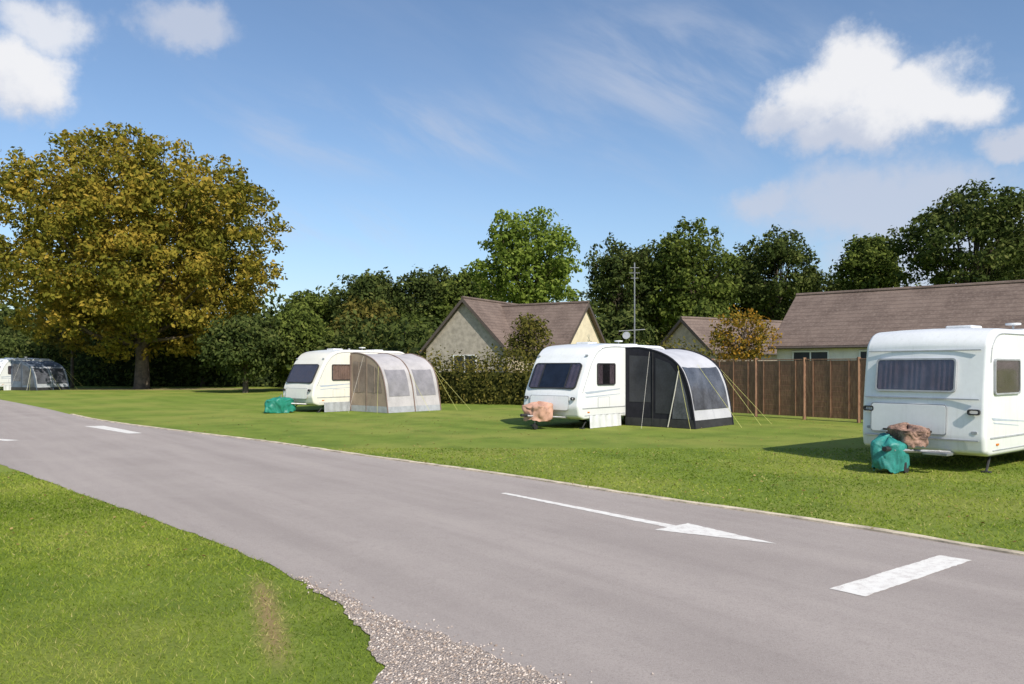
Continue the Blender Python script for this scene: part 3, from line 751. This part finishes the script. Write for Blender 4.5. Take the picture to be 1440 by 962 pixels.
T('poplar_tree',744,70,286,80,455,L_light,7,ncl=160,per=80,size=.20,cr=(.8,1.6),trunk=.3,cone=.2)
T('oak_tree',610,100,370,56,490,L_dark,8,**bgk)
T('oak_tree',520,100,380,50,490,L_dark,9,**bgk)
T('oak_tree',660,96,376,46,490,L_mid,28,**bgk)
T('ash_tree',440,105,408,48,500,L_mid,10,**bgk)
T('ash_tree',515,70,418,50,520,L_olive,11,ncl=80,per=75,size=.22,cr=(.9,1.6),trunk=.25)
T('ash_tree',575,66,440,42,520,L_mid,12,ncl=60,per=75,size=.20,cr=(.9,1.5),trunk=.2)
T('holly_tree',345,58,438,56,545,L_dark,13,ncl=120,per=95,size=.16,cr=(.8,1.4),trunk=.2,irr=1.4)
T('holly_tree',415,62,434,54,545,L_mid,14,ncl=120,per=95,size=.16,cr=(.8,1.5),trunk=.2,irr=1.4)
T('holly_tree',285,76,450,54,548,L_dark,15,ncl=90,per=70,size=.22,cr=(.9,1.8),trunk=.2)
T('rowan_tree',1045,37,430,44,520,L_orange,16,ncl=60,per=230,size=.085,cr=(.35,.7),trunk=.09)
T('apple_tree',745,43.5,436,27,510,L_olive,17,ncl=44,per=180,size=.10,cr=(.4,.75),trunk=.1)
T('holly_tree',990,62,425,40,520,L_mid,18,ncl=60,per=70,size=.22,cr=(.8,1.6),trunk=.2)
T('holly_tree',870,60,436,46,520,L_dark,19,ncl=60,per=70,size=.22,cr=(.8,1.6),trunk=.2)
hedge('garden_hedge',[(-5.5,42),(1.5,39),(8.3,33.5)],2.45,1.3,L_olive,2,size=.085,per=180)
hedge('boundary_hedge',[(-75,88),(-45,80),(-20,76),(-14,60),(-5,56)],5.0,3,L_dark,5,size=.22,per=38,step=1.6,cr=(1.1,1.8))
hedge('distant_treeline',[(-150,135),(-60,125),(40,128),(150,120)],11.5,6,L_dark,6,size=.45,per=11,step=3.0,cr=(2.4,4.2))
hedge('distant_treeline',[(-90,100),(-44,90),(-30,86)],8.0,5,L_dark,8,size=.42,per=13,step=2.4,cr=(1.8,3.0))

# ------------------------------------------------------------------ sky + sun
SUN_AZ,SUN_EL=150.6,41
w=bpy.data.worlds.new('World'); S.world=w; w.use_nodes=True; nt=w.node_tree; nt.nodes.clear(); t=NT(nt)
try:
    w.cycles.sampling_method='MANUAL'; w.cycles.sample_map_resolution=256
except Exception: pass
sky=t.n('ShaderNodeTexSky',sky_type='NISHITA'); sky.sun_disc=False; sky.sun_elevation=math.radians(SUN_EL); sky.sun_rotation=math.radians(SUN_AZ)
sky.air_density=1.0; sky.dust_density=.6; sky.ozone_density=2.0
tc=t.n('ShaderNodeTexCoord').outputs['Generated']; sx=t.n('ShaderNodeSeparateXYZ'); t.l(tc,sx.inputs[0])
az=t.m('ARCTAN2',sx.outputs[0],sx.outputs[1]); el=t.m('ARCSINE',sx.outputs[2])
wn=t.n('ShaderNodeTexNoise'); wn.inputs['Scale'].default_value=11; wn.inputs['Detail'].default_value=6; wn.inputs['Roughness'].default_value=.6; t.l(tc,wn.inputs['Vector'])
sc=t.n('ShaderNodeSeparateColor'); t.l(wn.outputs['Color'],sc.inputs[0])
azw=t.m('ADD',az,t.m('MULTIPLY',t.m('SUBTRACT',sc.outputs[0],.5),.10)); elw=t.m('ADD',el,t.m('MULTIPLY',t.m('SUBTRACT',sc.outputs[1],.5),.085))
def field(bl,a_,e_):
    out=None
    for (px,py,rx,ry) in bl:
        u=(px-720)/1100; v=(517-py)/1100; A_=math.atan(u); E_=math.atan(v/math.sqrt(1+u*u)); cs=math.cos(A_)
        wa=rx/1100*cs*cs; we=ry/1100*cs
        dx=t.m('DIVIDE',t.m('SUBTRACT',a_,A_),wa); dy=t.m('DIVIDE',t.m('SUBTRACT',e_,E_),we)
        f=t.m('SUBTRACT',1,t.m('SQRT',t.m('ADD',t.m('MULTIPLY',dx,dx),t.m('MULTIPLY',dy,dy))))
        out=f if out is None else t.m('MAXIMUM',out,f)
    return out
fine=t.noise(tc,26,6,.62)
cum=[(1205,105,88,78),(1150,140,95,62),(1105,165,70,44),(1280,145,130,70),(1350,150,85,46),(1200,188,140,48),(1430,202,85,36),(25,100,100,78),(1510,190,70,40)]
hz=[(1240,285,240,74),(1085,285,60,34),(1300,360,190,95),(60,30,110,55),(265,36,95,34),(1430,340,150,95)]
d1=t.m('MULTIPLY',t.ss(t.m('ADD',field(cum,azw,elw),t.m('MULTIPLY',t.m('SUBTRACT',fine,.5),.75)),-.02,.58),.96)
d2=t.m('MULTIPLY',t.ss(t.m('ADD',field(hz,azw,elw),t.m('MULTIPLY',t.m('SUBTRACT',fine,.5),.8)),-.05,.70),.80)
rotn=t.n('ShaderNodeVectorRotate'); rotn.rotation_type='Y_AXIS'; rotn.inputs['Angle'].default_value=math.radians(-24); t.l(tc,rotn.inputs['Vector'])
ci=t.noise(t.scale(rotn.outputs[0],(2.2,2,8)),2.0,6,.60,.4)
cim=t.ss(field([(940,120,300,160),(560,190,420,80),(500,320,220,50)],az,el),0,.9)
d3=t.m('MULTIPLY',t.m('MULTIPLY',t.ss(ci,.38,.74),t.m('ADD',t.m('MULTIPLY',cim,.50),.06)),t.ss(el,.02,.12))
den=t.m('MAXIMUM',t.m('MAXIMUM',d1,d2),d3)
sh=field([(1200,85,170,74),(1310,130,150,56),(20,50,160,90)],azw,elw)
shade=t.ss(t.m('ADD',sh,t.m('MULTIPLY',t.m('SUBTRACT',fine,.5),.9)),-.30,.5)
ccol=t.mix(shade,(.60,.65,.77,1),(.93,.93,.95,1))
# clear-air colour: a little deeper just above the horizon, as on a crisp autumn day
hf=t.ss(el,.0,.22)
tcol=t.mix(hf,(.86,.88,.96,1),(1.0,1.05,1.10,1))
tint=t.mix(1.0,sky.outputs[0],tcol,'MULTIPLY')
bg1=t.n('ShaderNodeBackground'); bg1.inputs[1].default_value=.135; t.l(tint,bg1.inputs[0])
bg2=t.n('ShaderNodeBackground'); bg2.inputs[1].default_value=.97; t.l(ccol,bg2.inputs[0])
mx=t.n('ShaderNodeMixShader'); t.l(den,mx.inputs[0]); t.l(bg1.outputs[0],mx.inputs[1]); t.l(bg2.outputs[0],mx.inputs[2])
wo=t.n('ShaderNodeOutputWorld'); t.l(mx.outputs[0],wo.inputs[0])
sl=bpy.data.lights.new('sun','SUN'); sl.energy=4.9; sl.angle=math.radians(.53); sl.color=(1,.93,.82)
so=bpy.data.objects.new('sun',sl); COL.objects.link(so)
a=math.radians(SUN_AZ); ee=math.radians(SUN_EL); ds=Vector((math.sin(a)*math.cos(ee),math.cos(a)*math.cos(ee),math.sin(ee)))
so.rotation_euler=ds.to_track_quat('Z','Y').to_euler(); so.location=ds*50
S.view_settings.view_transform='Standard'; S.view_settings.look='None'; S.view_settings.exposure=0
cam=bpy.data.cameras.new('camera'); co=bpy.data.objects.new('camera',cam); COL.objects.link(co); S.camera=co
co.location=(0,0,1.86); co.rotation_euler=(math.radians(90),0,0); cam.lens=27.5; cam.sensor_width=36; cam.shift_y=.025; cam.clip_end=4000; cam.clip_start=.05
